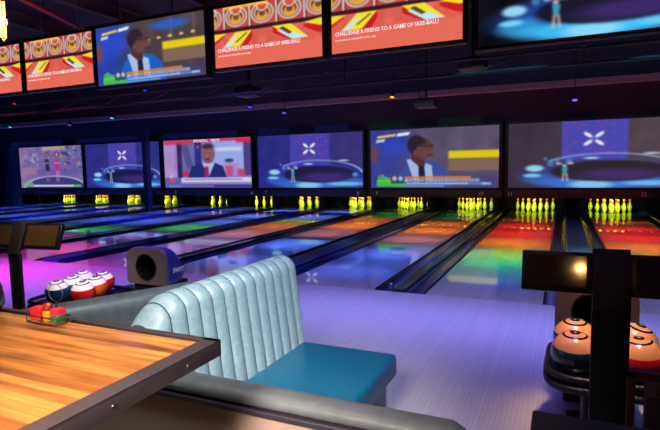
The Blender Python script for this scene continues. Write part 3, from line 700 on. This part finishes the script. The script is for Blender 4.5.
# low booth wall with padded top in front of the settee
r = thing('booth_wall', 'low beige booth wall with dark trim and grey padded top rail', 'booth wall', (-1.044, 1.305, 0))
b = B(); box(b, (.052, -.017, .355), (1.505, .05, .71)); obj('panel', b, m_panel, r)
b = B(); box(b, (.065, -.017, .717), (1.52, .087, .019), bev=.004); obj('metal_trim', b, m_trim, r)
b = B(); N = 16; prv = None; pts = [-.70+1.553*k/26 for k in range(27)]
for i, x in enumerate(pts):
    en = max(0, (x-.80)/.053); s = math.sqrt(max(0.02, 1-en*en)); grow = 1+.25*max(0, (-.1-x))/1.0
    ring = [b.verts.new((x, -.01+.049*grow*s*math.copysign(abs(math.cos(2*PI*k/N))**.8, math.cos(2*PI*k/N)), .750+.0245*grow*s*math.copysign(abs(math.sin(2*PI*k/N))**.8, math.sin(2*PI*k/N))+.03*(grow-1))) for k in range(N)]
    if prv:
        for k in range(N): b.faces.new((prv[k], prv[(k+1) % N], ring[(k+1) % N], ring[k]))
    else: b.faces.new(ring)
    prv = ring
b.faces.new(prv[::-1]); obj('padded_rail', b, m_greyv, r, ang=70)

# ---------------------------------------------------------------- wooden high table
TX0, TX1, TY0, TY1, TZ = -2.05, -.722, .12, .955, 1.05
r = thing('high_table', 'butcher block high table with a dark steel angle edge, lower left', 'table', ((TX0+TX1)/2, (TY0+TY1)/2, 0))
w, d = TX1-TX0, TY1-TY0
b = B(); box(b, (0, 0, TZ-.02), (w-.07, d-.05, .036)); obj('tabletop', b, m_table, r)
b = B()
for s in (-1, 1):
    fw = .042 if s > 0 else .042
    box(b, (s*(w/2-fw/2), 0, TZ-.0), (fw, d, .005)); box(b, (s*(w/2-.0025), 0, TZ-.017), (.005, d, .038), bev=.0015)
    fy = .014 if s > 0 else .042
    box(b, (0, s*(d/2-fy/2), TZ-.0), (w, fy, .005)); box(b, (0, s*(d/2-.0025), TZ-.017), (w, .005, .038))
obj('steel_edge', b, m_iron, r)
b = B()
for y in (-.3, -.1, .1, .3): lathe(b, [(.004, 0), (.0035, .002), (.001, .0025)], 10, M=Matrix.Translation((w/2, y, TZ-.018)) @ Matrix.Rotation(PI/2, 4, 'Y'))
obj('rivet', b, m_chrome, r)
b = B(); lathe(b, [(.05, .02), (.05, TZ-.06)], 20); obj('pedestal', b, m_post, r)
b = B(); lathe(b, [(.3, 0), (.3, .015), (.06, .03), (.05, .04)], 32); obj('foot', b, m_post, r)
# caddy of packets near the far edge
cx0, cy0 = -1.232, .895
r = thing('packet_caddy', 'small wire caddy with a ring handle standing on the wooden table edge', 'caddy', (cx0, cy0, TZ+.003))
b = B(); tube(b, [(-.055, -.022, .004), (.055, -.022, .004), (.055, .022, .004), (-.055, .022, .004)], .002, 6, True)
tube(b, [(-.055, -.022, .022), (.055, -.022, .022), (.055, .022, .022), (-.055, .022, .022)], .0015, 6, True)
for sx in (-.055, 0, .055):
    for sy in (-.022, .022): tube(b, [(sx, sy, .004), (sx, sy, .022)], .0015, 6)
obj('tray', b, m_chrome, r)
b = B(); tube(b, [(.027*math.cos(t)-.0, .026, .075+.024*math.sin(t)) for t in [2*PI*k/28 for k in range(28)]], .0014, 6, True); tube(b, [(0, .026, .004), (0, .026, .051)], .0015, 6); obj('ring_handle', b, m_chrome, r)
def packet(x, y, s, m, lab, cat='packet', nm='sauce_packet', z=0, rz=0):
    b = B(); box(b, (0, 0, s[2]/2), s, bev=min(s)*.12); o = obj(nm, b, m); o.location = (cx0+x, cy0+y, TZ+.011+z); o.rotation_euler = (0, 0, rz); tag(o, lab, cat); return o
packet(-.033, -.001, (.034, .03, .034), mat('red_packet', (225, 30, 40), .35), 'red packet block at the left of the small wire caddy', rz=.1)
packet(.036, .002, (.026, .028, .017), mat('green_packet', (20, 110, 60), .35), 'green packet block under the red one in the wire caddy')
packet(.036, .002, (.026, .028, .017), mat('pink_packet', (235, 40, 60), .35), 'small red packet resting on the green one in the wire caddy', z=.0172)
r = thing('glass_jar', 'tiny glass jar with orange contents in the middle of the wire caddy', 'jar', (cx0+.003, cy0-.002, TZ+.011))
b = B(); lathe(b, [(.012, 0), (.0135, .004), (.0135, .022), (.011, .026)], 18); obj('orange_contents', b, mat('orange_sauce', (235, 130, 20), .3), r)
b = B(); lathe(b, [(.010, .0262), (.0125, .030), (.0125, .042), (.006, .047)], 18); obj('lid', b, mat('copper_lid', (190, 70, 40), .25, metal=.6), r)
# dark candle glass at the frame edge
r = thing('candle_holder', 'dark netted candle glass cut by the left frame edge on the table', 'candle', (-1.497, .90, TZ+.003))
b = B(); lathe(b, [(.03, 0), (.042, .02), (.045, .05), (.040, .075), (.034, .085)], 24); obj('glass', b, mat('oxblood_glass', (46, 16, 14), .2, coat=.6), r)
b = B()
for k in range(8): b_t = 2*PI*k/8; tube(b, [((.0455)*math.cos(b_t+.25*j)*([.7, .95, 1, .92, .78][j]), (.0455)*math.sin(b_t+.25*j)*([.7, .95, 1, .92, .78][j]), [.002, .02, .05, .073, .084][j]) for j in range(5)], .0015, 5)
obj('net', b, m_black, r)

# right foreground console
r = thing('console_counter', 'dark low counter top at the bottom right corner', 'counter', (.6, .8, 0))
b = B(); box(b, (.0, .0, .885), (1.3, .78, .03), bev=.004); obj('worktop', b, mat('charcoal_laminate', (38, 34, 46), .5), r)
b = B(); box(b, (.03, -.02, .435), (1.18, .7, .87)); obj('cabinet', b, m_post, r)
# poster stand behind it
r = thing('poster_stand', 'brown wooden poster frame standing right of the black monitor post', 'poster stand', (.245, 2.10, 0))
b = B(); box(b, (0, 0, .345), (.026, .03, .69)); box(b, (.33, 0, .345), (.026, .03, .69)); box(b, (.165, 0, .68), (.356, .03, .022)); box(b, (.165, 0, .1), (.32, .03, .03)); obj('frame', b, m_wood, r)
b = B(); box(b, (.165, 0, .395), (.245, .008, .53)); po = obj('poster', b, mat('poster_sepia', (70, 48, 38), .6, var=.6, scale=18), r)
b = B()
box(b, (.165, -.006, .655), (.245, .004, .008)); box(b, (.165, -.006, .134), (.245, .004, .008)); box(b, (.045, -.006, .395), (.006, .004, .52)); box(b, (.285, -.006, .395), (.006, .004, .52)); obj('poster_edge', b, mat('violet_edge', (130, 112, 170), .4), po)
b = B(); box(b, (.165, -.0065, .625), (.23, .003, .05)); obj('poster_header', b, mat('poster_cream', (120, 100, 84), .6), po)
text('poster_lettering', 'LATE\nBEER', .022, Matrix.Translation((.10, -.0095, .626)) @ FACE, mat('poster_ink', (50, 34, 30), .6), po)

# ---------------------------------------------------------------- pendant lamps
def pendant(x, y, z, lab, power, seen=True):
    r = thing('pendant_lamp', lab, 'lamp', (x, y, z), group='filament pendant lamps')
    b = B(); tube(b, [(0, 0, .26), (0, 0, 5-z)], .004, 6); obj('cord', b, m_black, r)
    b = B(); lathe(b, [(.018, .2), (.022, .21), (.022, .26), (.008, .27)], 14); obj('socket', b, m_brown, r)
    g = bpy.data.materials.get('lamp_glass')
    if not g:
        g = bpy.data.materials.new('lamp_glass'); g.use_nodes = True; nt = g.node_tree
        for q in list(nt.nodes): nt.nodes.remove(q)
        o = nt.nodes.new('ShaderNodeOutputMaterial'); tr = nt.nodes.new('ShaderNodeBsdfTransparent'); gl = nt.nodes.new('ShaderNodeBsdfGlossy'); mx = nt.nodes.new('ShaderNodeMixShader')
        tr.inputs[0].default_value = (1, .86, .62, 1); gl.inputs[1].default_value = .05; mx.inputs[0].default_value = .08
        nt.links.new(tr.outputs[0], mx.inputs[1]); nt.links.new(gl.outputs[0], mx.inputs[2]); nt.links.new(mx.outputs[0], o.inputs[0])
    b = B(); lathe(b, [(.003, -.005), (.018, 0), (.028, .015), (.03, .04), (.03, .17), (.02, .2)], 18); obj('bulb', b, g, r)
    b = B()
    for k in range(4):
        a = PI/2*k+.3; tube(b, [(.010*math.cos(a), .010*math.sin(a), .015), (.012*math.cos(a), .012*math.sin(a), .185)], .005, 6)
    obj('filament', b, emis('hot_filament', (255, 176, 84), 12), r)
    l = light('lamp_glow', 'POINT', (x, y, z+.1), (1, .62, .28), power, radius=.03)
    l.parent = r; l.location = (0, 0, .1)
pendant(-2.52, 1.70, 2.10, 'glowing filament tube lamp cut by the top left corner of the frame', 5)
pendant(.16, .02, 2.2, 'filament lamp hanging over the viewpoint, mirrored in the score monitor', 9)
pendant(-1.55, -.2, 2.2, 'filament lamp hanging over the near side of the wooden table', 7)

# ---------------------------------------------------------------- lights of the place, with added fills
# coloured wash lamps over the lanes, one bank per lane and distance
def wash(x, y, col, p, sx=1.15, sy=1.0, spread=26, z=2.75):
    light('lane_wash', 'AREA', (x, y, z), col, p, sx, sy, spread=spread, target=(x, y, 0))
OR, RD, GN, YG, BL, VI, MG, PKc = (1, .25, .03), (1, .03, .02), (.05, .8, .15), (.5, .8, .05), (.06, .14, 1), (.35, .25, 1), (1, .05, .55), (1, .4, .6)
RBW = [(14.2, (.7, .2, .05), .4), (12.6, RD, .8), (11.2, RD, .9), (9.9, OR, .8), (8.75, YG, .5), (8.0, (.03, .8, .3), .6), (7.2, (.03, .45, .8), .35), (6.4, BL, .3)]
seq = {12: RBW, 11: RBW,
       10: [(14.6, GN, .7), (12.6, OR, .6), (11.2, OR, 1.0), (9.8, PKc, .4), (8.0, BL, .9), (6.6, BL, .6)],
       9: [(14.6, GN, .8), (13.0, OR, .6), (11.6, OR, 1.0), (10.2, PKc, .4), (8.4, BL, .9), (6.8, BL, .6)],
       8: [(15, BL, 1.6), (13.4, BL, 1.5), (12.2, YG, .4), (11.0, OR, .8), (9.6, PKc, .5), (7.4, VI, .5)],
       7: [(15, BL, 1.8), (13.2, BL, 1.8), (11.5, BL, 1.3), (10.2, GN, .7), (8.6, VI, .5), (6.8, MG, .6)]}
for ln, L in seq.items():
    for y, c, p in L: wash(LANES[ln], y, c, 19*p)
for x in (-11.65, -16.1, -20.1):
    wash(x, 14.4, BL, 130, 3.2, 2.2, 45); wash(x, 11.4, BL, 110, 3.2, 1.8, 40)
wash(-11.65, 9.2, GN, 22, 3.0, .9); wash(-11.4, 7.4, MG, 32, 3.2, 1.2); wash(-16, 8.8, GN, 26, 3.2, 1.0); wash(-20, 9.6, (.1, .5, .9), 28, 3.2, 1.4); wash(-15.5, 7, OR, 28, 3, 1.2)
# approach
wash(-1.2, 4.75, (.28, .27, 1), 42, 3.6, 1.5, 46, 3.0)
wash(-4.8, 4.3, (.25, .20, 1), 40, 3.0, 1.7, 55, 3.0)
wash(-7.6, 4.7, (.8, .06, .9), 70, 2.6, 1.4, 60, 3.0)
wash(-9.0, 3.3, (.10, .13, 1), 75, 4, 1.6, 60, 3.0)
wash(-.5, 2.7, (.12, .06, 1), 5, 1.6, 1.2, 70, 3.0)
wash(1.6, 4.6, (.24, .3, 1), 22, 2.0, 1.6, 48, 3.0)
# pin deck lamps behind the masking units
for ln, cx in LANES.items():
    light('pin_light', 'AREA', (cx, 15.6, .72), (1, 1, .6), 9, .75, .12, target=(cx, 16.85, .12), spread=66)
# added neutral key over the seating, no fixture behind it
light('seating_key', 'AREA', (-.1, .8, 3.3), (.84, .95, 1), 15, .6, .6, target=(-1.6, 2.1, .7), spread=52)
light('right_ball_fill', 'AREA', (.25, 2.45, 3.4), (1, .70, .38), 2.6, .3, .3, target=(.22, 2.95, .5), spread=20)  # added warm fill for the balls on the right rack
light('left_ball_fill', 'AREA', (-2.6, 1.4, 3.2), (1, .92, .85), 3.2, .3, .3, target=(-3.95, 3.25, .4), spread=26)  # added fill brightening the balls on the left rack
light('table_light', 'AREA', (-1.6, 1.5, 3.0), (1, .80, .60), 6, .5, .5, target=(-1.4, .5, 1.05), spread=90)
light('panel_fill', 'AREA', (-.3, -.9, 2.2), (1, .86, .76), 12, .5, .4, target=(-.95, 1.45, .35), spread=34)  # added fill from behind the camera for the booth wall panel
# added unseen fills: dim violet glow on the ceiling steel and bulkhead
light('ceiling_fill', 'AREA', (-6, 4.5, 2.6), (.6, .38, .55), 45, 6, 2, target=(-6, 5.5, 5))
light('bulkhead_fill', 'AREA', (-5, 9.4, 2.5), (.5, .45, .9), 32, 16, .4, target=(-5, 12, 3.6))

# ---------------------------------------------------------------- world, camera, view
w = bpy.data.worlds.new('night'); bpy.context.scene.world = w; w.use_nodes = True
w.node_tree.nodes['Background'].inputs[0].default_value = (.02, .02, .05, 1); w.node_tree.nodes['Background'].inputs[1].default_value = .2
cam = bpy.data.cameras.new('camera'); co = bpy.data.objects.new('camera', cam); C.objects.link(co)
R = Matrix(((0.9107346898129978, -0.021922109347711088, 0.412409682103815), (0.4125945078861181, 0.09209361942164034, -0.9062475033477522), (-0.018113443444988823, 0.9955090086903127, 0.0929177958358684)))
co.matrix_world = Matrix.Translation((0, 0, 1.45)) @ R.to_4x4()
cam.sensor_width = 36; cam.lens = 511.7/660*36; cam.clip_start = .02; cam.clip_end = 100
sc = bpy.context.scene; sc.camera = co
sc.view_settings.view_transform = 'Standard'; sc.view_settings.look = 'None'; sc.view_settings.gamma = 1; sc.view_settings.exposure = 0
sc.view_settings.use_curve_mapping = False
sc.cycles.use_denoising = True; sc.cycles.use_light_tree = True; sc.cycles.sample_clamp_indirect = 4; sc.cycles.max_bounces = 8
